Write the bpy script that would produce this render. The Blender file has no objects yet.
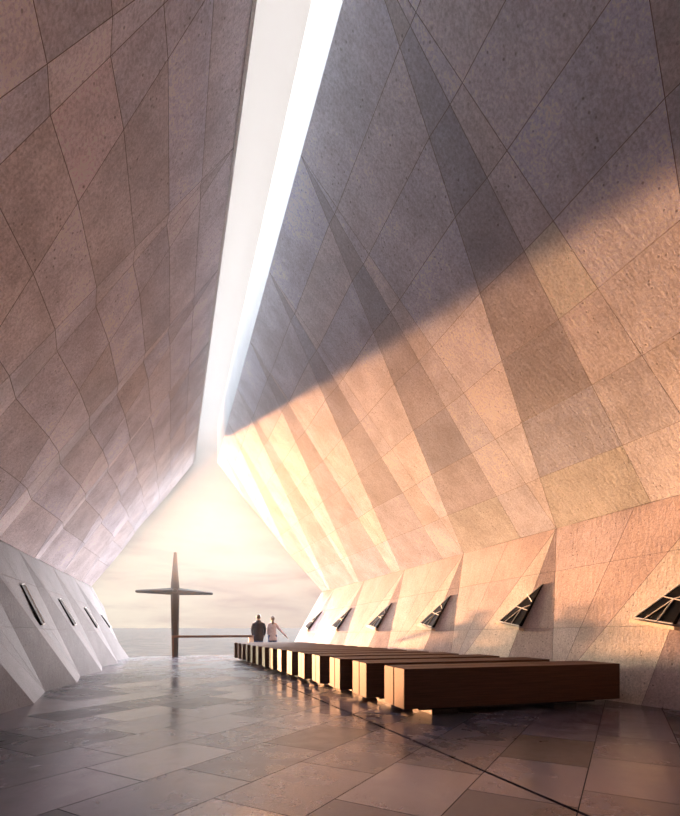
import bpy, bmesh, math, random
from mathutils import Vector, Matrix
from mathutils.bvhtree import BVHTree
R = math.radians
scene = bpy.context.scene
col = scene.collection

# ------------------------------------------------------------------ camera
cam_d = bpy.data.cameras.new('camera'); cam = bpy.data.objects.new('camera', cam_d); col.objects.link(cam)
cam.location = (0, 0, 1.25); cam.rotation_euler = (R(90), 0, R(-18.92))
cam_d.sensor_fit = 'HORIZONTAL'; cam_d.sensor_width = 36; cam_d.lens = 36*490/680
cam_d.shift_y = (627-408)/680; cam_d.clip_end = 6000; cam_d.clip_start = .05
scene.camera = cam
scene.view_settings.view_transform = 'Standard'; scene.view_settings.look = 'None'
scene.view_settings.exposure = 0.82; scene.view_settings.gamma = 1; scene.view_settings.use_curve_mapping = False

# ------------------------------------------------------------------ sky
SKY_GAIN = 0.59
ZENITH = 2.0
w = bpy.data.worlds.new('sky'); scene.world = w; w.use_nodes = True
nt = w.node_tree; nt.nodes.clear()
def N(nt, t, **k):
    n = nt.nodes.new(t)
    for a, b in k.items(): setattr(n, a, b)
    return n
def ramp(nt, stops, interp='LINEAR'):
    n = nt.nodes.new('ShaderNodeValToRGB'); cr = n.color_ramp; cr.interpolation = interp
    while len(cr.elements) < len(stops): cr.elements.new(.5)
    for e, (p, c) in zip(cr.elements, stops):
        e.position = p; e.color = (*c, 1) if len(c) == 3 else c
    return n
def s2l(r, g, b):
    f = lambda x: (x/255)/12.92 if x <= 10 else ((x/255+.055)/1.055)**2.4
    return (f(r), f(g), f(b))
out = N(nt, 'ShaderNodeOutputWorld'); bg = N(nt, 'ShaderNodeBackground')
tc = N(nt, 'ShaderNodeTexCoord'); sep = N(nt, 'ShaderNodeSeparateXYZ')
nt.links.new(tc.outputs['Generated'], sep.inputs[0])
base = ramp(nt, [(0, s2l(228, 208, 196)), (.045, s2l(233, 216, 203)), (.13, s2l(240, 228, 215)), (.30, s2l(242, 231, 220)), (.55, s2l(234, 221, 212)), (.75, s2l(226, 215, 208)), (1, s2l(226, 215, 210))])
nt.links.new(sep.outputs[2], base.inputs[0])
# clouds, flattened towards the horizon
mp = N(nt, 'ShaderNodeMapping'); mp.inputs['Scale'].default_value = (3.2, 3.2, 15)
nt.links.new(tc.outputs['Generated'], mp.inputs[0])
cl = N(nt, 'ShaderNodeTexNoise'); cl.inputs['Scale'].default_value = 1.9; cl.inputs['Detail'].default_value = 7; cl.inputs['Roughness'].default_value = .55; cl.inputs['Distortion'].default_value = .4
nt.links.new(mp.outputs[0], cl.inputs['Vector'])
clr = ramp(nt, [(.38, (0, 0, 0)), (.62, (1, 1, 1))]); nt.links.new(cl.outputs[0], clr.inputs[0])
band = ramp(nt, [(0, (.55,)*3), (.05, (.9,)*3), (.16, (.7,)*3), (.42, (.12,)*3), (.6, (0, 0, 0))]); nt.links.new(sep.outputs[2], band.inputs[0])
mul = N(nt, 'ShaderNodeMath', operation='MULTIPLY'); nt.links.new(clr.outputs[0], mul.inputs[0]); nt.links.new(band.outputs[0], mul.inputs[1])
mulc = N(nt, 'ShaderNodeMath', operation='MULTIPLY'); nt.links.new(mul.outputs[0], mulc.inputs[0]); mulc.inputs[1].default_value = 1.0
mix1 = N(nt, 'ShaderNodeMixRGB'); nt.links.new(mulc.outputs[0], mix1.inputs[0]); nt.links.new(base.outputs[0], mix1.inputs[1]); mix1.inputs[2].default_value = (*s2l(208, 186, 182), 1)
# glow where the sun stands behind thin cloud
gd = Vector((-.083, .995, .05)).normalized()
dot = N(nt, 'ShaderNodeVectorMath', operation='DOT_PRODUCT'); nt.links.new(tc.outputs['Generated'], dot.inputs[0]); dot.inputs[1].default_value = gd
gr = ramp(nt, [(0, (0, 0, 0)), (.945, (0, 0, 0)), (.985, (.4,)*3), (.997, (.8,)*3), (1, (1, 1, 1))]); nt.links.new(dot.outputs['Value'], gr.inputs[0])
cinv = N(nt, 'ShaderNodeMath', operation='MULTIPLY_ADD'); nt.links.new(clr.outputs[0], cinv.inputs[0]); cinv.inputs[1].default_value = -.6; cinv.inputs[2].default_value = 1
gm = N(nt, 'ShaderNodeMath', operation='MULTIPLY'); nt.links.new(gr.outputs[0], gm.inputs[0]); nt.links.new(cinv.outputs[0], gm.inputs[1])
mix2 = N(nt, 'ShaderNodeMixRGB'); nt.links.new(gm.outputs[0], mix2.inputs[0]); nt.links.new(mix1.outputs[0], mix2.inputs[1]); mix2.inputs[2].default_value = (*s2l(252, 239, 220), 1)
# the sky overhead is brighter and cooler
zr = ramp(nt, [(.80, (0, 0, 0)), (.93, (1, 1, 1))]); nt.links.new(sep.outputs[2], zr.inputs[0])
mix3 = N(nt, 'ShaderNodeMixRGB'); nt.links.new(zr.outputs[0], mix3.inputs[0]); nt.links.new(mix2.outputs[0], mix3.inputs[1]); mix3.inputs[2].default_value = (ZENITH*.92, ZENITH*.97, ZENITH*1.05, 1)
nt.links.new(mix3.outputs[0], bg.inputs[0]); bg.inputs[1].default_value = SKY_GAIN
nt.links.new(bg.outputs[0], out.inputs[0])

# ------------------------------------------------------------------ sun: low, far left beyond the open gable
def sun(name, k, m, strength, color, angle):
    d = bpy.data.lights.new(name, 'SUN'); d.energy = strength; d.color = color; d.angle = R(angle)
    o = bpy.data.objects.new(name, d); col.objects.link(o)
    v = Vector((k, 1, m)).normalized()
    o.rotation_euler = v.to_track_quat('Z', 'Y').to_euler(); o.location = v*60
    return o
sun('low_sun', -.309, .003, 12.0, (1.0, .44, .19), 1.3)
sun('yellow_fill', -.42, .03, 2.4, (1.0, .80, .46), 9)  # extra soft lamp, added to yellow the lower rows of the right wall
# added soft fill lamps from right, left and overhead, lifting the dim interior
sun('right_fill', .75, .16, 4.3, (1.0, .94, .97), 34)
sun('left_fill', -.62, .14, 1.2, (.90, .90, 1.0), 38)
sun('overhead_fill', .2, 2.5, 15, (.90, .93, 1.0), 80)

# ------------------------------------------------------------------ materials
def new_mat(name):
    m = bpy.data.materials.new(name); m.use_nodes = True
    nt = m.node_tree; return m, nt, nt.nodes['Principled BSDF']
def plain(name, color, rough=.6, metal=0, bump=0, scale=40, var=.12, coat=0):
    m, nt, b = new_mat(name)
    tc = N(nt, 'ShaderNodeTexCoord'); nz = N(nt, 'ShaderNodeTexNoise'); nz.inputs['Scale'].default_value = scale; nz.inputs['Detail'].default_value = 4
    nt.links.new(tc.outputs['Object'], nz.inputs['Vector'])
    c0 = tuple(max(0, c*(1-var)) for c in color); c1 = tuple(min(1, c*(1+var)) for c in color)
    rp = ramp(nt, [(.3, c0), (.7, c1)]); nt.links.new(nz.outputs[0], rp.inputs[0]); nt.links.new(rp.outputs[0], b.inputs['Base Color'])
    b.inputs['Roughness'].default_value = rough; b.inputs['Metallic'].default_value = metal; b.inputs['Coat Weight'].default_value = coat
    if bump:
        bp = N(nt, 'ShaderNodeBump'); bp.inputs['Strength'].default_value = bump; bp.inputs['Distance'].default_value = .01
        nt.links.new(nz.outputs[0], bp.inputs['Height']); nt.links.new(bp.outputs[0], b.inputs['Normal'])
    return m
def concrete(name, color, rough=.62):
    m, nt, b = new_mat(name)
    tc = N(nt, 'ShaderNodeTexCoord'); at = N(nt, 'ShaderNodeAttribute'); at.attribute_name = 'tone'
    def noise(sc, det, ro=.55, stretch=None):
        n = N(nt, 'ShaderNodeTexNoise'); n.inputs['Scale'].default_value = sc; n.inputs['Detail'].default_value = det; n.inputs['Roughness'].default_value = ro
        if stretch:
            mp = N(nt, 'ShaderNodeMapping'); mp.inputs['Scale'].default_value = stretch; mp.inputs['Rotation'].default_value = (R(25), 0, 0)
            nt.links.new(tc.outputs['Object'], mp.inputs[0]); nt.links.new(mp.outputs[0], n.inputs['Vector'])
        else: nt.links.new(tc.outputs['Object'], n.inputs['Vector'])
        return n
    big = noise(1.3, 5); fine = noise(30, 8, .7); streak = noise(5, 6, .6, (1, 3.2, .8))
    r1 = ramp(nt, [(.34, (.80, .79, .79)), (.66, (1.1, 1.1, 1.1))]); nt.links.new(big.outputs[0], r1.inputs[0])
    r2 = ramp(nt, [(.36, (.72,)*3), (.62, (1.12,)*3)]); nt.links.new(fine.outputs[0], r2.inputs[0])
    r3 = ramp(nt, [(.32, (.90, .89, .89)), (.68, (1.06,)*3)]); nt.links.new(streak.outputs[0], r3.inputs[0])
    # small air-bubble pits, denser in patches
    vo = N(nt, 'ShaderNodeTexVoronoi'); vo.inputs['Scale'].default_value = 11; nt.links.new(tc.outputs['Object'], vo.inputs['Vector'])
    vr = ramp(nt, [(.10, (0, 0, 0)), (.19, (1, 1, 1))]); nt.links.new(vo.outputs['Distance'], vr.inputs[0])
    pn = noise(2.2, 3); pr = ramp(nt, [(.46, (1, 1, 1)), (.60, (0, 0, 0))]); nt.links.new(pn.outputs[0], pr.inputs[0])
    pm = N(nt, 'ShaderNodeMath', operation='MAXIMUM'); nt.links.new(vr.outputs[0], pm.inputs[0]); nt.links.new(pr.outputs[0], pm.inputs[1])
    pc = N(nt, 'ShaderNodeMath', operation='MULTIPLY_ADD'); nt.links.new(pm.outputs[0], pc.inputs[0]); pc.inputs[1].default_value = .55; pc.inputs[2].default_value = .45
    cur = at.outputs['Color']
    for s in (r1.outputs[0], r2.outputs[0], r3.outputs[0], pc.outputs[0]):
        mx = N(nt, 'ShaderNodeMixRGB'); mx.blend_type = 'MULTIPLY'; mx.inputs[0].default_value = 1
        nt.links.new(cur, mx.inputs[1]); nt.links.new(s, mx.inputs[2]); cur = mx.outputs[0]
    mx = N(nt, 'ShaderNodeMixRGB'); mx.blend_type = 'MULTIPLY'; mx.inputs[0].default_value = 1; mx.inputs[2].default_value = (*color, 1)
    nt.links.new(cur, mx.inputs[1]); nt.links.new(mx.outputs[0], b.inputs['Base Color'])
    b.inputs['Roughness'].default_value = rough; b.inputs['Specular IOR Level'].default_value = .3
    ad = N(nt, 'ShaderNodeMath', operation='ADD'); nt.links.new(fine.outputs[0], ad.inputs[0]); nt.links.new(streak.outputs[0], ad.inputs[1])
    ad2 = N(nt, 'ShaderNodeMath', operation='ADD'); nt.links.new(ad.outputs[0], ad2.inputs[0]); nt.links.new(pm.outputs[0], ad2.inputs[1])
    bp = N(nt, 'ShaderNodeBump'); bp.inputs['Strength'].default_value = .35; bp.inputs['Distance'].default_value = .02
    nt.links.new(ad2.outputs[0], bp.inputs['Height']); nt.links.new(bp.outputs[0], b.inputs['Normal'])
    return m
M_upr = concrete('upper_right_concrete', (.87, .89, 1.0))
M_upl = concrete('upper_left_concrete', (.93, .92, 1.0))
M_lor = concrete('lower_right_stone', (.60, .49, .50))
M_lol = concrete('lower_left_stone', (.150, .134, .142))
M_joint = plain('panel_joint', (.22, .19, .19), .9)
M_black = plain('black_metal', (.012, .012, .014), .4, .6)
M_reveal = plain('white_edge', (.86, .86, .86), .5)

def floor_mat():
    m, nt, b = new_mat('slate_paving')
    tc = N(nt, 'ShaderNodeTexCoord'); mp = N(nt, 'ShaderNodeMapping')
    mp.inputs['Rotation'].default_value = (0, 0, R(-41)); mp.inputs['Location'].default_value = (.3, -.27, 0)
    nt.links.new(tc.outputs['Object'], mp.inputs[0])
    br = N(nt, 'ShaderNodeTexBrick'); br.offset = .38; br.squash = 1
    br.inputs['Scale'].default_value = 1; br.inputs['Mortar Size'].default_value = .005; br.inputs['Mortar Smooth'].default_value = .3
    br.inputs['Brick Width'].default_value = 1.12; br.inputs['Row Height'].default_value = .775; br.inputs['Bias'].default_value = -.1
    br.inputs['Color1'].default_value = (0, 0, 0, 1); br.inputs['Color2'].default_value = (1, 1, 1, 1); br.inputs['Mortar'].default_value = (.5, .5, .5, 1)
    nt.links.new(mp.outputs[0], br.inputs['Vector'])
    tone = ramp(nt, [(0, (.016, .015, .021)), (.3, (.042, .037, .054)), (.6, (.066, .056, .077)), (1, (.125, .098, .112))]); nt.links.new(br.outputs['Color'], tone.inputs[0])
    n1 = N(nt, 'ShaderNodeTexNoise'); n1.inputs['Scale'].default_value = 2.6; n1.inputs['Detail'].default_value = 9; n1.inputs['Roughness'].default_value = .66; n1.inputs['Distortion'].default_value = .4
    nt.links.new(mp.outputs[0], n1.inputs['Vector'])
    r1 = ramp(nt, [(.34, (.58, .58, .64)), (.5, (1, .97, .98)), (.66, (1.42, 1.22, 1.14))]); nt.links.new(n1.outputs[0], r1.inputs[0])
    n2 = N(nt, 'ShaderNodeTexNoise'); n2.inputs['Scale'].default_value = 26; n2.inputs['Detail'].default_value = 6; nt.links.new(mp.outputs[0], n2.inputs['Vector'])
    r2 = ramp(nt, [(.3, (.75,)*3), (.7, (1.15,)*3)]); nt.links.new(n2.outputs[0], r2.inputs[0])
    a = N(nt, 'ShaderNodeMixRGB'); a.blend_type = 'MULTIPLY'; a.inputs[0].default_value = 1; nt.links.new(tone.outputs[0], a.inputs[1]); nt.links.new(r1.outputs[0], a.inputs[2])
    c = N(nt, 'ShaderNodeMixRGB'); c.blend_type = 'MULTIPLY'; c.inputs[0].default_value = 1; nt.links.new(a.outputs[0], c.inputs[1]); nt.links.new(r2.outputs[0], c.inputs[2])
    d = N(nt, 'ShaderNodeMixRGB'); nt.links.new(br.outputs['Fac'], d.inputs[0]); nt.links.new(c.outputs[0], d.inputs[1]); d.inputs[2].default_value = (.015, .013, .015, 1)
    nt.links.new(d.outputs[0], b.inputs['Base Color'])
    rr = ramp(nt, [(0, (.30,)*3), (.5, (.20,)*3), (1, (.13,)*3)]); nt.links.new(br.outputs['Color'], rr.inputs[0])
    rv = N(nt, 'ShaderNodeMath', operation='MULTIPLY_ADD'); nt.links.new(n1.outputs[0], rv.inputs[0]); rv.inputs[1].default_value = .35; nt.links.new(rr.outputs[0], rv.inputs[2])
    rs = N(nt, 'ShaderNodeMath', operation='SUBTRACT'); nt.links.new(rv.outputs[0], rs.inputs[0]); rs.inputs[1].default_value = .15; nt.links.new(rs.outputs[0], b.inputs['Roughness'])
    sl = ramp(nt, [(0, (.38,)*3), (1, (.75,)*3)]); nt.links.new(br.outputs['Color'], sl.inputs[0])
    sm = N(nt, 'ShaderNodeMath', operation='SUBTRACT'); sm.inputs[0].default_value = 1; nt.links.new(br.outputs['Fac'], sm.inputs[1])
    sx = N(nt, 'ShaderNodeMath', operation='MULTIPLY'); nt.links.new(sl.outputs[0], sx.inputs[0]); nt.links.new(sm.outputs[0], sx.inputs[1]); nt.links.new(sx.outputs[0], b.inputs['Specular IOR Level'])
    h = N(nt, 'ShaderNodeMath', operation='MULTIPLY_ADD'); nt.links.new(br.outputs['Fac'], h.inputs[0]); h.inputs[1].default_value = -.6; nt.links.new(n1.outputs[0], h.inputs[2])
    h2 = N(nt, 'ShaderNodeMath', operation='MULTIPLY_ADD'); nt.links.new(n2.outputs[0], h2.inputs[0]); h2.inputs[1].default_value = .12; nt.links.new(h.outputs[0], h2.inputs[2])
    bp = N(nt, 'ShaderNodeBump'); bp.inputs['Strength'].default_value = .06; bp.inputs['Distance'].default_value = .02
    nt.links.new(h2.outputs[0], bp.inputs['Height']); nt.links.new(bp.outputs[0], b.inputs['Normal'])
    return m
M_floor = floor_mat()

def wood(name, c0, c1, rough=.42, axis=0):
    m, nt, b = new_mat(name)
    tc = N(nt, 'ShaderNodeTexCoord'); mp = N(nt, 'ShaderNodeMapping')
    sc = [26, 26, 34]; sc[axis] = 1.1; mp.inputs['Scale'].default_value = sc
    nt.links.new(tc.outputs['Object'], mp.inputs[0])
    nz = N(nt, 'ShaderNodeTexNoise'); nz.inputs['Scale'].default_value = 1.5; nz.inputs['Detail'].default_value = 7; nz.inputs['Roughness'].default_value = .6; nz.inputs['Distortion'].default_value = .5
    nt.links.new(mp.outputs[0], nz.inputs['Vector'])
    rp = ramp(nt, [(.3, c0), (.7, c1)]); nt.links.new(nz.outputs[0], rp.inputs[0]); nt.links.new(rp.outputs[0], b.inputs['Base Color'])
    b.inputs['Roughness'].default_value = .6; b.inputs['Specular IOR Level'].default_value = .12
    bp = N(nt, 'ShaderNodeBump'); bp.inputs['Strength'].default_value = .15; bp.inputs['Distance'].default_value = .004
    nt.links.new(nz.outputs[0], bp.inputs['Height']); nt.links.new(bp.outputs[0], b.inputs['Normal'])
    return m
M_wood = wood('bench_wood', (.045, .019, .0115), (.092, .039, .024))
M_rail = wood('handrail_wood', (.10, .05, .03), (.16, .08, .05))
M_litend = plain('sunlit_wood', (.75, .62, .42), .5)  # sunlight on the end post's face, put into the colour
M_cross = plain('dark_steel', (.010, .012, .013), .4, 0, var=.25, scale=12)

def glass_mat():
    m, nt, b = new_mat('clear_glass')
    b.inputs['Base Color'].default_value = (1, 1, 1, 1); b.inputs['Roughness'].default_value = 0; b.inputs['Transmission Weight'].default_value = 1; b.inputs['IOR'].default_value = 1.05
    return m
M_glass = glass_mat()
M_dark = plain('dark_glazing', (.008, .009, .012), .3, .0)
M_dark.node_tree.nodes['Principled BSDF'].inputs['Specular IOR Level'].default_value = .06
M_frame = plain('white_frame', (.78, .76, .74), .45)
M_sill = plain('window_sill', (.82, .66, .50), .6)  # the orange of sun on the sill is put into its colour

def sea_mat():
    m, nt, b = new_mat('sea_water')
    tc = N(nt, 'ShaderNodeTexCoord'); mp = N(nt, 'ShaderNodeMapping'); mp.inputs['Scale'].default_value = (.6, 1, 1)
    nt.links.new(tc.outputs['Object'], mp.inputs[0])
    n = N(nt, 'ShaderNodeTexNoise'); n.inputs['Scale'].default_value = .16; n.inputs['Detail'].default_value = 9; n.inputs['Roughness'].default_value = .62; n.inputs['Distortion'].default_value = .6
    nt.links.new(mp.outputs[0], n.inputs['Vector'])
    rp = ramp(nt, [(.44, (.006, .005, .004)), (.56, (.05, .040, .032))]); nt.links.new(n.outputs[0], rp.inputs[0]); nt.links.new(rp.outputs[0], b.inputs['Base Color'])
    b.inputs['Roughness'].default_value = .5; b.inputs['Specular IOR Level'].default_value = .5; b.inputs['IOR'].default_value = 1.12
    bp = N(nt, 'ShaderNodeBump'); bp.inputs['Strength'].default_value = .8; bp.inputs['Distance'].default_value = 3
    nt.links.new(n.outputs[0], bp.inputs['Height']); nt.links.new(bp.outputs[0], b.inputs['Normal'])
    return m
M_sea = sea_mat()

# ------------------------------------------------------------------ mesh helpers
def link(name, bm, mats, parent=None, recalc=True, smooth=False):
    if recalc: bmesh.ops.recalc_face_normals(bm, faces=bm.faces[:])
    me = bpy.data.meshes.new(name); bm.to_mesh(me); bm.free()
    for m in (mats if isinstance(mats, (list, tuple)) else [mats]): me.materials.append(m)
    if smooth:
        for p in me.polygons: p.use_smooth = True
    o = bpy.data.objects.new(name, me); col.objects.link(o)
    if parent: o.parent = parent
    return o
def struct(o, label=None, cat=None):
    o['kind'] = 'structure'
    if label: o['label'] = label
    if cat: o['category'] = cat
    return o
def tag(o, label, cat, group=None, kind=None):
    o['label'] = label; o['category'] = cat
    if group: o['group'] = group
    if kind: o['kind'] = kind
    return o
def empty(name, loc=(0, 0, 0), rz=0):
    o = bpy.data.objects.new(name, None); col.objects.link(o); o.location = loc; o.rotation_euler = (0, 0, rz); o.empty_display_size = .2
    return o
def box(bm, x0, x1, y0, y1, z0, z1, bev=0):
    r = bmesh.ops.create_cube(bm, size=1)
    vs = r['verts']
    for v in vs:
        v.co = Vector(((x0+x1)/2+v.co.x*(x1-x0), (y0+y1)/2+v.co.y*(y1-y0), (z0+z1)/2+v.co.z*(z1-z0)))
    if bev:
        es = {e for v in vs for e in v.link_edges}
        bmesh.ops.bevel(bm, geom=list(es), offset=bev, segments=2, affect='EDGES', profile=.6)
def bar(bm, a, b, r, seg=8, r2=None):
    a = Vector(a); b = Vector(b); d = b-a
    q = d.to_track_quat('Z', 'Y').to_matrix().to_4x4()
    bmesh.ops.create_cone(bm, cap_ends=True, segments=seg, radius1=r, radius2=r if r2 is None else r2, depth=d.length, matrix=Matrix.Translation((a+b)/2) @ q)

# ------------------------------------------------------------------ the folded walls
YF, YN = 22.0, -7.0
def lerp(a, b, t): return a+(b-a)*t
def slotR(Y): return Vector((1.86, Y, 8.46))
def ridgeR(Y): return Vector((6.65+.05*(22-Y), Y, 2.89+.025*(22-Y)))
def baseR(Y): return Vector((5.03+.13*(22-Y), Y, 0))
def slotL(Y): return Vector((.85, Y, 8.27))
def ridgeL(Y): return Vector((-3.06, Y, 2.87))
def baseL(Y): return Vector((-1.72-.042*(22-Y), Y, 0))
nUR = Vector((-.758, 0, -.652)); nUL = Vector((.81, 0, -.586))

def make_wall(name, tris, rowplanes, mat, tonefn, extr, label):
    bm = bmesh.new()
    cache = {}
    def vert(p):
        k = (round(p.x, 4), round(p.y, 4), round(p.z, 4))
        if k not in cache: cache[k] = bm.verts.new(p)
        return cache[k]
    for t in tris:
        try: bm.faces.new([vert(Vector(p)) for p in t])
        except ValueError: pass
    for co, no in rowplanes:
        bmesh.ops.bisect_plane(bm, geom=bm.verts[:]+bm.edges[:]+bm.faces[:], plane_co=co, plane_no=no, dist=1e-4)
    for yy, s in ((YF, 1), (YN, -1)):
        bmesh.ops.bisect_plane(bm, geom=bm.verts[:]+bm.edges[:]+bm.faces[:], plane_co=(0, yy, 0), plane_no=(0, s, 0), dist=1e-4, clear_outer=True)
    bm.normal_update()
    bvh = BVHTree.FromBMesh(bm)
    # body behind the panels
    panels = bm.faces[:]
    lay = bm.loops.layers.float_color.new('tone')
    bnd = [e for e in bm.edges if len(e.link_faces) == 1]
    ret = bmesh.ops.extrude_edge_only(bm, edges=bnd)
    nv = [g for g in ret['geom'] if isinstance(g, bmesh.types.BMVert)]
    ne = [g for g in ret['geom'] if isinstance(g, bmesh.types.BMEdge)]
    for v in nv: v.co += extr(v.co)
    nvs = set(nv)
    outer = [e for e in bm.edges if e.verts[0] in nvs and e.verts[1] in nvs]
    bmesh.ops.contextual_create(bm, geom=outer)
    bmesh.ops.recalc_face_normals(bm, faces=bm.faces[:])
    ps = set(panels)
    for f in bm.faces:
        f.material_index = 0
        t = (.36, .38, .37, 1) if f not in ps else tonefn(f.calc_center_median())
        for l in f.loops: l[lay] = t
    res = bmesh.ops.inset_individual(bm, faces=panels, thickness=.004, depth=.004, use_even_offset=True)
    for f in res['faces']:
        f.material_index = 1
    big = [f for f in bm.faces if len(f.verts) > 4 and f not in ps]
    bmesh.ops.triangulate(bm, faces=big)
    o = link(name, bm, [mat, M_joint], recalc=False)
    struct(o, label, 'wall')
    return o, bvh
rnd = random.Random(11)
def tone_pick(center, lo, hi, warm, seed, special=None):
    rr = random.Random(hash((round(center.y*7), round(center.z*9), seed)))
    t = rr.uniform(lo, hi); w_ = rr.uniform(-warm, warm)
    return (t*(1+w_), t*(1+w_*.15), t*(1-w_), 1)

# upper right: apexes at the slot, valley and arris feet at the ridge
def upper_tris(slot, ridge, n, tops, Ms, As, depth, rec_n):
    tr = []
    for k in range(len(tops)-1):
        a = slot(tops[k]); a2 = slot(tops[k+1])
        m = ridge(Ms[k]) - n*depth; A = ridge(As[k+1]); m2 = ridge(Ms[k+1]) - n*depth
        tr += [(a, m, A), (a, A, a2), (a2, A, m2)]
    return tr
tR = [-8.1, -5.55, -3.0, -.42, 2.15, 4.72, 7.27, 9.86, 12.42, 15.0, 17.6, 20.2, 22.8, 25.4]
mR = [-8.2, -5.3, -2.9, -.2, 2.9, 5.98, 9.0, 12.05, 15.1, 18.2, 21.2, 24.2, 27.3, 30.4]
aR = [-9.5, -7.4, -4.3, -1.3, 1.75, 4.85, 7.95, 11.04, 14.4, 17.7, 20.9, 24.0, 27.0, 30.0]
rows = [.0, .152, .293, .429, .555, .676, .784, .888]
def planesR():
    out = []
    for r in rows[1:]:
        g = .025*(1-r)
        out.append((Vector((0, 22, 2.89+5.57*r)), Vector((0, g, 1))))
    return out
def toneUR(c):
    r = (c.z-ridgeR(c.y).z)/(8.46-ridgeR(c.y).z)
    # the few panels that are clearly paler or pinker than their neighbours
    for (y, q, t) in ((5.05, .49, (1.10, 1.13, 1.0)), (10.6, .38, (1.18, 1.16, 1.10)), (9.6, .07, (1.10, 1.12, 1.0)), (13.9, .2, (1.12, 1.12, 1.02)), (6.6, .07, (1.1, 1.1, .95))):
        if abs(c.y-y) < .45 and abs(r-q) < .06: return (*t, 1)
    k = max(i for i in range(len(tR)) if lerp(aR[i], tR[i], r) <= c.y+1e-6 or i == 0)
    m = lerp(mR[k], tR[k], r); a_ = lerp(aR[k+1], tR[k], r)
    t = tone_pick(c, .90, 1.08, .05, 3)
    g = (.77 if r > .55 else .86 if r > .33 else .98) if m < c.y < a_ else 1.06  # fold shade put into the tone: facets turned from the light go darker
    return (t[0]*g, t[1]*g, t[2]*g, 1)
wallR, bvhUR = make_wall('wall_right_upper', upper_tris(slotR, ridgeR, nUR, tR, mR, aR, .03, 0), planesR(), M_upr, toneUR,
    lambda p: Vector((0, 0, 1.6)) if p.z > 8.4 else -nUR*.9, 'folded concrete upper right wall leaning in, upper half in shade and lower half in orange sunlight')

tL = [y+.02 for y in tR]
mL = [y-.35 for y in [-8.2, -5.3, -2.9, -.2, 2.6, 5.5, 8.45, 11.4, 14.4, 17.4, 20.6, 23.8, 27.0, 30.2]]
aL = [-9.5, -7.4, -4.5, -1.6, 1.3, 4.2, 7.15, 10.1, 13.2, 16.4, 19.6, 22.8, 26.0, 29.2]
rowsL = [.02, .157, .286, .415, .539, .660, .772, .885]
def toneUL(c):
    if abs(c.y-5.35) < .5 and abs(c.z-(2.87+5.4*.585)) < .3: return (1.16, 1.1, 1.08, 1)
    return tone_pick(c, .84, 1.12, .04, 5)
wallL, bvhUL = make_wall('wall_left_upper', upper_tris(slotL, ridgeL, nUL, tL, mL, aL, .12, 0),
    [(Vector((0, 0, 2.87+5.4*r)), Vector((0, 0, 1))) for r in rowsL[1:]], M_upl, toneUL,
    lambda p: Vector((0, 0, 1.6)) if p.z > 8.2 else -nUL*.9, 'folded concrete upper left wall leaning in beside the open slot')

# lower walls: triangular fins, apex on the ridge and a sawtooth foot on the floor
def lower_tris(base, ridge, side, As, Ps, Qs, d):
    tr = []
    for k in range(len(As)-1):
        a = ridge(As[k]); a2 = ridge(As[k+1]); x = ridge(lerp(As[k], As[k+1], .455))
        p = base(Ps[k]) + Vector((side*d, 0, -.02)); q = base(Qs[k]) - Vector((side*d, 0, .02)); p2 = base(Ps[k+1]) + Vector((side*d, 0, -.02))
        tr += [(a, p, q), (a, q, x), (x, q, a2), (a2, q, p2)]
    return tr
A_ = [4.85+3.1*k for k in range(-6, 8)]
def planesLo(zr, zl, g):
    return [(Vector((0, 22, zl)), Vector((0, g, 1))) for zl, g in zr]
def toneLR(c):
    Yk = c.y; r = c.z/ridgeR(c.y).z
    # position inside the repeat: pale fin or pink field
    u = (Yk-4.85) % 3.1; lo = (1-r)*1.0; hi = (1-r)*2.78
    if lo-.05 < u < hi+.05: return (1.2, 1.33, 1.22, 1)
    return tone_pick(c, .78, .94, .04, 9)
PR = [a+1.0 for a in A_]; QR = [a+2.78 for a in A_]
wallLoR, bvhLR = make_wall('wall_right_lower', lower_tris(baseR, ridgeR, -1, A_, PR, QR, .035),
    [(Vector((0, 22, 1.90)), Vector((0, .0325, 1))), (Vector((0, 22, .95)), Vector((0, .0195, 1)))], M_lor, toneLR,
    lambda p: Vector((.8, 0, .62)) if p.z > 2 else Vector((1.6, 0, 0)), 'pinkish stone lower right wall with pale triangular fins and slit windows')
AL_ = [8.9+3.05*k for k in range(-7, 7)]
PL = [a+3.35 for a in AL_]; QL = [a+5.0 for a in AL_]
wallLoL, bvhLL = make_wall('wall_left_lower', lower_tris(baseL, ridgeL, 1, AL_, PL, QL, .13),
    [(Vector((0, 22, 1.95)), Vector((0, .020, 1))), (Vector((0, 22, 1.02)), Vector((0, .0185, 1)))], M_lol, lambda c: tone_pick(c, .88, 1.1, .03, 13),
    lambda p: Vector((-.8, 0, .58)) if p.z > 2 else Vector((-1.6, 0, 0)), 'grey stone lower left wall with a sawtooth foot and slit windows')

bm = bmesh.new()  # unseen end wall, added to cut the light from behind the camera
rear = [(-6, 0), (-3.06, 2.87), (.85, 8.27), (.85, 9.9), (1.86, 9.9), (1.86, 8.46), (8.2, 3.5), (11, 0)]
fa = [bm.verts.new((x, YN-.02, z)) for x, z in rear]; fb = [bm.verts.new((x, YN-.5, z)) for x, z in rear]
bm.faces.new(fa); bm.faces.new(fb)
for i in range(len(rear)): bm.faces.new((fa[i], fa[(i+1) % len(rear)], fb[(i+1) % len(rear)], fb[i]))
lay = bm.loops.layers.float_color.new('tone')
for f in bm.faces:
    for l in f.loops: l[lay] = (.8, .8, .8, 1)
bmesh.ops.triangulate(bm, faces=[f for f in bm.faces if len(f.verts) > 4])
struct(link('wall_rear_blocker', bm, M_lol), 'unseen rear wall added to darken the near end of the nave', 'wall')

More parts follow.
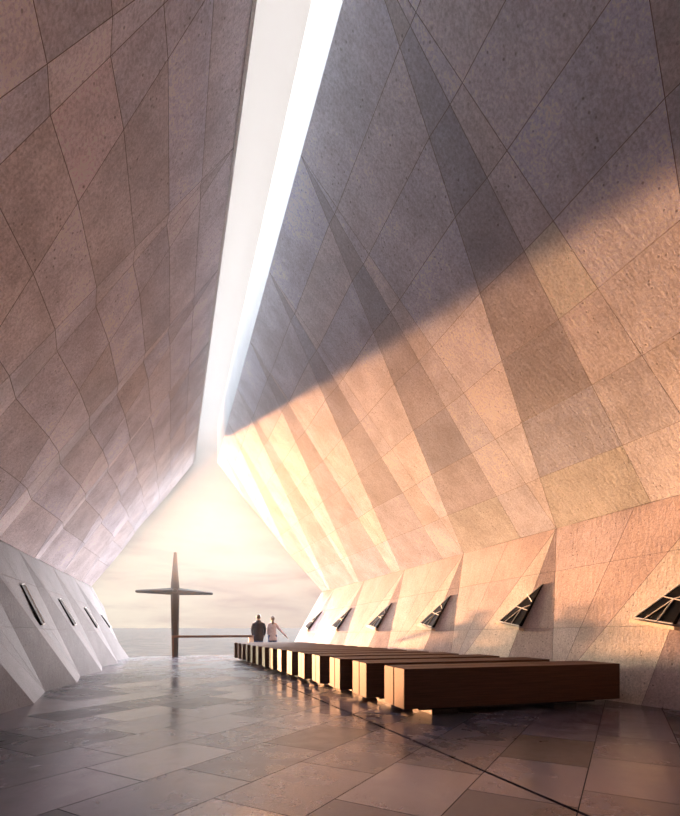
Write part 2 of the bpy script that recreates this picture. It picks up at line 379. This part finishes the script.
# pale metal edge along the left lip of the slot
bm = bmesh.new()
prof = [(.852, 8.24), (.90, 8.27), (.90, 8.42), (.852, 8.42)]
va = [bm.verts.new((x, YN, z)) for x, z in prof]; vb = [bm.verts.new((x, YF, z)) for x, z in prof]
for i in range(4): bm.faces.new((va[i], va[(i+1) % 4], vb[(i+1) % 4], vb[i]))
bm.faces.new(va); bm.faces.new(vb)
struct(link('trim_1', bm, M_reveal), 'thin pale edging along the left lip of the roof slot', 'trim')

# ------------------------------------------------------------------ floor with a narrow black drain slot
def drainx(Y): return 2.62-.039*(Y-2.1)
bm = bmesh.new()
def slab(pts, z0=-.5, z1=0):
    a = [bm.verts.new((x, y, z0)) for x, y in pts]; b = [bm.verts.new((x, y, z1)) for x, y in pts]
    n = len(pts); bm.faces.new(a[::-1]); bm.faces.new(b)
    for i in range(n): bm.faces.new((a[i], a[(i+1) % n], b[(i+1) % n], b[i]))
W = .018
slab([(-6, YN), (drainx(YN)-W, YN), (drainx(22.3)-W, 22.3), (-6, 22.3)])
slab([(drainx(YN)+W, YN), (13, YN), (13, 22.3), (drainx(22.3)+W, 22.3)])
struct(link('floor', bm, M_floor), 'dark polished slate floor laid in diagonal tiles', 'floor')
bm = bmesh.new(); slab([(drainx(YN)-W, YN), (drainx(YN)+W, YN), (drainx(22.3)+W, 22.3), (drainx(22.3)-W, 22.3)], -.06, -.03)
struct(link('trim_2', bm, M_black), 'narrow black drain slot running along the slate floor', 'trim')

# ------------------------------------------------------------------ the sea
bm = bmesh.new(); bmesh.ops.create_grid(bm, x_segments=1, y_segments=1, size=1)
for v in bm.verts: v.co = Vector((v.co.x*4000, 24+ (v.co.y+1)*2500, -9))
sea = link('sea', bm, M_sea, recalc=False); tag(sea, 'grey beige choppy sea stretching to the horizon beyond the open end', 'sea', kind='stuff')

# ------------------------------------------------------------------ slit windows projecting from the lower walls
def on_wall(bvh, X0, Y, z, dirx):
    hit = bvh.ray_cast(Vector((X0, Y, z)), Vector((dirx, 0, 0)))
    return hit[0]
def quadface(bm, pts):
    bm.faces.new([bm.verts.new(p) for p in pts])
def window_right(k, n):
    off = 3.1*k
    def P(Y, r):
        Y = Y+off; return on_wall(bvhLR, 2.0, Y, ridgeR(Y).z*r, 1)
    T, B, C = P(8.10, .655), P(9.13, .425), P(8.50, .39)
    nn = (B-T).cross(C-T).normalized()
    if nn.x > 0: nn = -nn
    T1 = T+nn*.03; B1 = B+nn*.07; C1 = C+nn*.09
    e = empty('window_%d' % n, C); struct(e, None)
    inv = Matrix.Translation(-C)
    def add(name, fn, mat):
        bm = bmesh.new(); fn(bm); bmesh.ops.transform(bm, matrix=inv, verts=bm.verts[:]); return link(name, bm, mat, e)
    def pane(bm):
        t, b, c, t1, b1, c1 = (bm.verts.new(p) for p in (T-nn*.1, B-nn*.1, C-nn*.1, T1, B1, C1))
        bm.faces.new((t1, b1, c1)); bm.faces.new((t, c, c1, t1)); bm.faces.new((t, t1, b1, b)); bm.faces.new((t, b, c))
        bm.faces.new((b, b1, c1, c))
    add('pane', pane, M_dark)
    def sill(bm):
        d = (T-B).normalized(); dd = (C-B)*.08
        o = Vector((0, 0, -.035))
        pts = [B-dd-nn*.08, C+dd-nn*.08, C1+dd+nn*.05, B1-dd+nn*.05]
        a = [bm.verts.new(p+o) for p in pts]; b = [bm.verts.new(p+o*2.6) for p in pts]
        bm.faces.new(a); bm.faces.new(b)
        for i in range(4): bm.faces.new((a[i], a[(i+1) % 4], b[(i+1) % 4], b[i]))
    add('sill', sill, M_sill)
    def frame(bm):
        bar(bm, B1, T1, .013, 6); bar(bm, B1, C1, .013, 6)
    add('frame', frame, M_frame)
    def mull(bm):
        up = nn*.012
        m1 = T1.lerp(B1, .58)+up; m2 = T1.lerp(C1, .62)+up; mid = (m1+m2)/2
        bar(bm, mid, B1.lerp(C1, .28)+up, .009, 6); bar(bm, mid, B1.lerp(C1, .62)+up, .009, 6); bar(bm, m1, m2, .010, 6)
        a = T1.lerp(B1, .30)+up; b = T1.lerp(C1, .42)+up*1.5
        bar(bm, a-(b-a)*.2, b, .009, 6); bar(bm, mid, T1.lerp(C1, .5)+up, .008, 6)
    add('mullion', mull, M_frame)
    return e
nwin = 1
for k in (-1, 0, 1, 2, 3, 4):
    window_right(k, nwin); nwin += 1
def window_left(spec, n):
    (Y0, z0), (Y1, z1), wd = spec
    a = on_wall(bvhLL, 1.0, Y0, z0, -1); b = on_wall(bvhLL, 1.0, Y1, z1, -1)
    a2 = on_wall(bvhLL, 1.0, Y0+wd*.8, z0+.02, -1); b2 = on_wall(bvhLL, 1.0, Y1+wd, z1+.03, -1)
    nn = (b-a).cross(a2-a).normalized()
    if nn.x < 0: nn = -nn
    e = empty('window_%d' % n, b); struct(e, None); inv = Matrix.Translation(-b)
    bm = bmesh.new()
    lo = [p-nn*.1 for p in (a, a2, b2, b)]; hi = [a+nn*.03, a2+nn*.03, b2+nn*.05, b+nn*.05]
    L_ = [bm.verts.new(p) for p in lo]; H_ = [bm.verts.new(p) for p in hi]
    bm.faces.new(H_); bm.faces.new(L_)
    for i in range(4): bm.faces.new((L_[i], L_[(i+1) % 4], H_[(i+1) % 4], H_[i]))
    bmesh.ops.transform(bm, matrix=inv, verts=bm.verts[:]); link('pane', bm, M_dark, e)
    bm = bmesh.new()
    c = hi[0].lerp(hi[1], .75); d = hi[3].lerp(hi[2], .75)
    for p, q in ((hi[1], hi[2]), (hi[0], hi[1]), (hi[3], hi[2])): bar(bm, p, q, .016, 6)
    bmesh.ops.transform(bm, matrix=inv, verts=bm.verts[:]); link('frame', bm, M_frame, e)
for s in (((11.1, 2.08), (11.5, 1.28), .28), ((14.1, 1.95), (14.7, 1.28), .32), ((17.4, 1.85), (18.2, 1.22), .36), ((20.4, 1.70), (21.2, 1.22), .36)):
    window_left(s, nwin); nwin += 1

# ------------------------------------------------------------------ benches
Ys = [6.15, 7.35, 8.45, 9.5, 10.47, 11.4, 12.3, 13.15, 14.0, 14.8, 15.6, 16.35, 17.1, 17.8, 18.5]
def interp(x, xs, ys):
    for i in range(len(xs)-1):
        if x <= xs[i+1]: return ys[i]+(ys[i+1]-ys[i])*(x-xs[i])/(xs[i+1]-xs[i])
    return ys[-1]
words = ['nearest', 'second', 'third', 'fourth', 'fifth', 'sixth', 'seventh', 'eighth', 'ninth', 'tenth', 'eleventh', 'twelfth', 'thirteenth', 'fourteenth', 'farthest']
for i, y in enumerate(Ys):
    x = 3.05-.068*(y-6.15); xr = interp(y, [6.15, 7.35, 8.45, 9.5, 10.47, 18.6], [6.80, 6.50, 6.25, 5.98, 5.78, 4.75])
    L = xr-x
    dep = interp(y, [6.15, 12, 18.6], [.36, .31, .245])
    e = empty('bench', (x, y, 0), R(-2.6))
    if i == 0: lab = 'dark wooden double-slab bench on low black feet, nearest the viewer with its whole side showing'
    elif i == 14: lab = 'dark wooden double-slab bench, farthest of the row, next to the couple'
    else: lab = 'dark wooden double-slab bench, %s of the row counted from the viewer' % words[i]
    tag(e, lab, 'bench', 'long wooden benches in a row on the right side')
    for j in range(2):
        bm = bmesh.new(); y0 = j*(dep+.028); box(bm, 0, L, y0, y0+dep, .10, .665, .008)
        link('slab', bm, M_wood, e)
    bm = bmesh.new(); box(bm, .25, L-.42, .08, 2*dep-.05, .065, .105)
    link('runner', bm, M_black, e)
    for fx in (.45, L-1.22):
        bm = bmesh.new(); box(bm, fx, fx+.42, .05, 2*dep-.02, 0, .07)
        link('foot', bm, M_black, e)

# ------------------------------------------------------------------ cross
cr = empty('cross', (.12, 21.95, 0)); tag(cr, 'tall slender dark metal cross with tapering arms standing before the sea', 'cross')
def taper(bm, pts, flat=.75):
    # pts: (centre, half width, axis) ; octagonal section
    rings = []
    for c, hw, ax in pts:
        r = []
        for i in range(8):
            a = math.pi/8+i*math.pi/4
            u, v = math.cos(a)*hw*1.08, math.sin(a)*hw*flat
            r.append(bm.verts.new(Vector(c)+(Vector((u, v, 0)) if ax == 'z' else Vector((0, v, u)))))
        rings.append(r)
    for a, b in zip(rings, rings[1:]):
        for i in range(8): bm.faces.new((a[i], a[(i+1) % 8], b[(i+1) % 8], b[i]))
    bm.faces.new(rings[0]); bm.faces.new(rings[-1])
bm = bmesh.new(); taper(bm, [((.0, 0, 0), .125, 'z'), ((0, 0, 1.2), .15, 'z'), ((0, 0, 2.5), .175, 'z'), ((0, 0, 2.95), .175, 'z'), ((0, 0, 3.6), .12, 'z'), ((.01, 0, 4.36), .065, 'z'), ((.01, 0, 4.42), .05, 'z')]); link('upright', bm, M_cross, cr)
bm = bmesh.new(); taper(bm, [((-1.56, 0, 2.73), .04, 'x'), ((-1.50, 0, 2.73), .06, 'x'), ((-.15, 0, 2.76), .15, 'x'), ((.15, 0, 2.76), .15, 'x'), ((1.50, 0, 2.70), .06, 'x'), ((1.56, 0, 2.70), .04, 'x')], .85); link('crossbar', bm, M_cross, cr)
bm = bmesh.new(); bmesh.ops.create_cone(bm, cap_ends=True, segments=20, radius1=.1, radius2=.085, depth=.06, matrix=Matrix.Translation((0, -.155, 2.77)) @ Matrix.Rotation(R(90), 4, 'X')); link('boss', bm, M_cross, cr)

# ------------------------------------------------------------------ railing
ra = empty('railing', (.04, 21.55, 0)); tag(ra, 'low glass railing with a brown wooden handrail at the edge above the sea', 'railing')
bm = bmesh.new(); box(bm, -.05, 3.44, -.06, .06, .80, .90, .008); link('handrail', bm, M_rail, ra)
for px in (0.0, 3.38):
    bm = bmesh.new(); box(bm, px-.03, px+.03, -.035, .035, 0, .80, .004); link('post', bm, M_rail, ra)
bm = bmesh.new(); box(bm, 3.13, 3.34, -.03, .03, 0, .80, .004); p = link('panel', bm, M_litend, ra); p['label'] = 'end panel coloured pale as if sunlit'
for g0, g1 in ((.05, 1.52), (1.535, 3.11)):
    bm = bmesh.new(); box(bm, g0, g1, -.008, .008, .02, .80); link('glass_pane', bm, M_glass, ra)

# ------------------------------------------------------------------ couple
def skin_body(name, joints, edges, mat, parent, level=2):
    me = bpy.data.meshes.new(name); me.from_pydata([j[0] for j in joints], edges, [])
    o = bpy.data.objects.new(name, me); col.objects.link(o); o.parent = parent
    sk = o.modifiers.new('skin', 'SKIN'); sk.use_smooth_shade = True
    for i, j in enumerate(joints):
        r = j[1] if isinstance(j[1], tuple) else (j[1], j[1]); me.skin_vertices[0].data[i].radius = r
    me.skin_vertices[0].data[0].use_root = True
    ss = o.modifiers.new('smooth', 'SUBSURF'); ss.levels = level; ss.render_levels = level
    me.materials.append(mat); return o
M_skin = plain('skin', (.50, .32, .24), .5)
M_hair = plain('dark_hair', (.03, .022, .018), .5, bump=.6, scale=90)
M_navy = plain('dark_coat', (.018, .024, .045), .8, var=.3, scale=14, bump=.4)
M_jean = plain('blue_denim', (.05, .10, .24), .8, var=.25, scale=30)
M_white = plain('pale_jacket', (.62, .63, .72), .75, var=.18, scale=14, bump=.4)
M_shoe = plain('dark_shoes', (.03, .03, .035), .6)
def lathe(bm, prof, cx=0, cy=0, seg=20, sx=1, sy=1, fn=None):
    rings = []
    for z, r in prof:
        ring = []
        for i in range(seg):
            a = 2*math.pi*i/seg
            p = Vector((cx+math.cos(a)*r*sx, cy+math.sin(a)*r*sy, z))
            ring.append(bm.verts.new(fn(p) if fn else p))
        rings.append(ring)
    for a, b in zip(rings, rings[1:]):
        for i in range(seg): bm.faces.new((a[i], a[(i+1) % seg], b[(i+1) % seg], b[i]))
    bm.faces.new(rings[0]); bm.faces.new(rings[-1])
def person(loc, rz, label, female, arms, H):
    e = empty('person', loc, rz); tag(e, label, 'person')
    s = H/1.78
    sw = .165 if female else .205
    J = []; E = []
    def j(p, r, parent=None):
        J.append((Vector(p)*s, (r[0]*s, r[1]*s) if isinstance(r, tuple) else r*s))
        if parent is not None: E.append((parent, len(J)-1))
        return len(J)-1
    pel = j((0, 0, .96), (.155, .11)); wa = j((0, 0, 1.12), (.13, .095), pel); ch = j((0, -.01, 1.32), (.155, .11), wa); up = j((0, 0, 1.44), (.10, .08), ch)
    nk = j((0, .005, 1.51), .055, up); h1 = j((0, .015, 1.60), (.075, .085), nk); h2 = j((0, .01, 1.70), (.078, .095), h1); 
    for sd in (-1, 1):
        hip = j((sd*.09, 0, .88), .095, pel); kn = j((sd*.10, .03*sd+.03, .50), .062, hip); an = j((sd*.10, -.04*sd, .10), .042, kn); to = j((sd*.12, .12-.04*sd, .035), .038, an)
        (ex, ey, ez), (hx, hy, hz) = arms[0 if sd < 0 else 1]
        sh = j((sd*sw, 0, 1.42), .06, up); el = j((ex, ey, ez), .045, sh); wr = j((hx, hy, hz), .028, el)
        dv = (Vector((hx, hy, hz))-Vector((ex, ey, ez))).normalized(); side = Vector((0, 1, 0))
        palm = j(Vector((hx, hy, hz))+dv*.07, (.035, .018), wr)
        for q, ln in ((-.027, .062), (-.009, .075), (.009, .08), (.027, .07)):
            k1 = j(Vector((hx, hy, hz))+dv*.10+side*q, .0095, palm); j(Vector((hx, hy, hz))+dv*(.10+ln)+side*q*1.15+Vector((-sd*.012, 0, 0)), .008, k1)
        t1 = j(Vector((hx, hy, hz))+dv*.045+side*.04, .011, wr); j(Vector((hx, hy, hz))+dv*.085+side*.06, .009, t1)
    skin_body('body', J, E, M_skin, e)
    # clothes
    bm = bmesh.new()
    for sd in (-1, 1):
        def leg(p, sd=sd):
            t = (0.95-p.z/s)/.85; ky = (.03*sd+.03)*math.sin(min(1, max(0, t))*math.pi); return Vector((p.x+sd*.015*t*s, p.y+(ky-.04*sd*t)*s, p.z))
        lathe(bm, [(z*s, r*s) for z, r in ((.07, .055), (.12, .062), (.35, .070), (.5, .078), (.75, .098), (.92, .112), (.98, .10))], sd*.09*s, 0, 16, 1, 1, leg)
    link('trousers', bm, M_jean, e, smooth=True)
    bm = bmesh.new()
    if female: prof = ((.74, .165), (.78, .175), (.90, .180), (1.0, .165), (1.14, .140), (1.3, .158), (1.42, .152), (1.48, .095), (1.53, .066))
    else: prof = ((.70, .175), (.74, .182), (.9, .188), (1.05, .178), (1.2, .182), (1.34, .20), (1.43, .19), (1.485, .11), (1.54, .072))
    lathe(bm, [(z*s, r*s) for z, r in prof], 0, 0, 24, 1.08, .74)
    link('jacket', bm, M_white if female else M_navy, e, smooth=True)
    for sd in (-1, 1):
        (ex, ey, ez), (hx, hy, hz) = arms[0 if sd < 0 else 1]
        jo = [(Vector((sd*sw*.72, 0, 1.41))*s, .072*s), (Vector((sd*sw*1.0, 0, 1.385))*s, .076*s), (Vector((ex, ey, ez))*s, .06*s), (Vector((hx, hy, hz))*s, .045*s)]
        skin_body('sleeve', jo, [(0, 1), (1, 2), (2, 3)], M_white if female else M_navy, e)
    # hair, ears, face (looking away from the viewer)
    bm = bmesh.new(); bmesh.ops.create_uvsphere(bm, u_segments=20, v_segments=14, radius=1)
    for v in bm.verts:
        v.co = Vector((v.co.x*.088, v.co.y*.105-.012, v.co.z*.105+1.685))*s
        if v.co.y > .04*s and v.co.z < 1.72*s: v.co.y = .04*s
    if female:
        r = bmesh.ops.create_uvsphere(bm, u_segments=14, v_segments=10, radius=1)
        for v in r['verts']: v.co = Vector((v.co.x*.06+.0, v.co.y*.055-.13, v.co.z*.075+1.66))*s
        r = bmesh.ops.create_uvsphere(bm, u_segments=12, v_segments=10, radius=1)
        for v in r['verts']: v.co = Vector((v.co.x*.045, v.co.y*.035-.12, v.co.z*.13+1.54))*s
    link('hair', bm, M_hair, e, smooth=True)
    def blob(name, cx, cy, cz, rx, ry, rz_, mat):
        bm = bmesh.new(); r = bmesh.ops.create_uvsphere(bm, u_segments=12, v_segments=8, radius=1)
        for v in r['verts']: v.co = Vector((v.co.x*rx+cx, v.co.y*ry+cy, v.co.z*rz_+cz))*s
        link(name, bm, mat, e, smooth=True)
    for sd in (-1, 1):
        blob('ear', sd*.086, .01, 1.64, .012, .02, .03, M_skin); blob('eye', sd*.032, .098, 1.655, .013, .01, .009, M_frame)
    blob('nose', 0, .112, 1.62, .014, .022, .024, M_skin); blob('mouth', 0, .10, 1.575, .024, .008, .007, M_hair)
    for sd in (-1, 1):
        bm = bmesh.new(); r = bmesh.ops.create_uvsphere(bm, u_segments=12, v_segments=8, radius=1)
        for v in r['verts']: v.co = Vector((v.co.x*.05+sd*.115, v.co.y*.14+.04-.04*sd, max(-.045, v.co.z*.05)+.045))*s
        link('shoe', bm, M_shoe, e, smooth=True)
    return e
person((3.30, 19.75, 0), R(-8), 'person in a dark coat seen from behind, looking out at the sea', False,
       [((-.26, -.02, 1.14), (-.23, .07, .92)), ((.26, -.02, 1.14), (.22, .07, .92))], 1.76)
person((3.87, 19.75, 0), R(-8), 'person in a pale jacket with tied back hair and one arm stretched out low', True,
       [((-.20, -.02, 1.16), (-.17, .06, .95)), ((.33, .03, 1.17), (.56, .06, .93))], 1.70)

# ------------------------------------------------------------------ haze in the far half of the nave
bm = bmesh.new()
near = [(-2.2, .01), (7.0, .01), (7.35, 3.3), (1.84, 8.4), (1.84, 9.9), (.95, 9.9), (.95, 8.2), (-2.95, 2.87)]
far = [(-1.5, .01), (4.9, .01), (6.55, 2.9), (1.84, 8.4), (1.84, 9.9), (.95, 9.9), (.95, 8.2), (-2.95, 2.87)]
fa = [bm.verts.new((x, 2.0, z)) for x, z in near]; fb = [bm.verts.new((x, 21.9, z)) for x, z in far]
bm.faces.new(fa); bm.faces.new(fb)
for i in range(8): bm.faces.new((fa[i], fa[(i+1) % 8], fb[(i+1) % 8], fb[i]))
bmesh.ops.triangulate(bm, faces=bm.faces[:])
m = bpy.data.materials.new('sea_haze'); m.use_nodes = True; nt = m.node_tree; nt.nodes.clear()
o_ = N(nt, 'ShaderNodeOutputMaterial'); vs = N(nt, 'ShaderNodeVolumeScatter'); vs.inputs['Color'].default_value = (1, .97, .96, 1); vs.inputs['Anisotropy'].default_value = .15
# thin near the floor, gathering high up towards the open end
tc = N(nt, 'ShaderNodeTexCoord'); sp = N(nt, 'ShaderNodeSeparateXYZ'); nt.links.new(tc.outputs['Object'], sp.inputs[0])
my = N(nt, 'ShaderNodeMapRange', interpolation_type='SMOOTHSTEP'); nt.links.new(sp.outputs[1], my.inputs[0]); my.inputs[1].default_value = 3; my.inputs[2].default_value = 19
mz = N(nt, 'ShaderNodeMapRange', interpolation_type='SMOOTHSTEP'); nt.links.new(sp.outputs[2], mz.inputs[0]); mz.inputs[1].default_value = 1.5; mz.inputs[2].default_value = 8.0
pr = N(nt, 'ShaderNodeMath', operation='MULTIPLY'); nt.links.new(my.outputs[0], pr.inputs[0]); nt.links.new(mz.outputs[0], pr.inputs[1])
up = N(nt, 'ShaderNodeMath', operation='MULTIPLY'); nt.links.new(mz.outputs[0], up.inputs[0]); up.inputs[1].default_value = .024
ad = N(nt, 'ShaderNodeMath', operation='ADD'); nt.links.new(up.outputs[0], ad.inputs[0]); ad.inputs[1].default_value = .0015
dn = N(nt, 'ShaderNodeMath', operation='MULTIPLY_ADD'); nt.links.new(pr.outputs[0], dn.inputs[0]); dn.inputs[1].default_value = .07; nt.links.new(ad.outputs[0], dn.inputs[2])
nt.links.new(dn.outputs[0], vs.inputs['Density'])
nt.links.new(vs.outputs[0], o_.inputs['Volume'])
hz = link('haze', bm, m); tag(hz, 'luminous sea mist hanging in the nave', 'haze', kind='stuff')
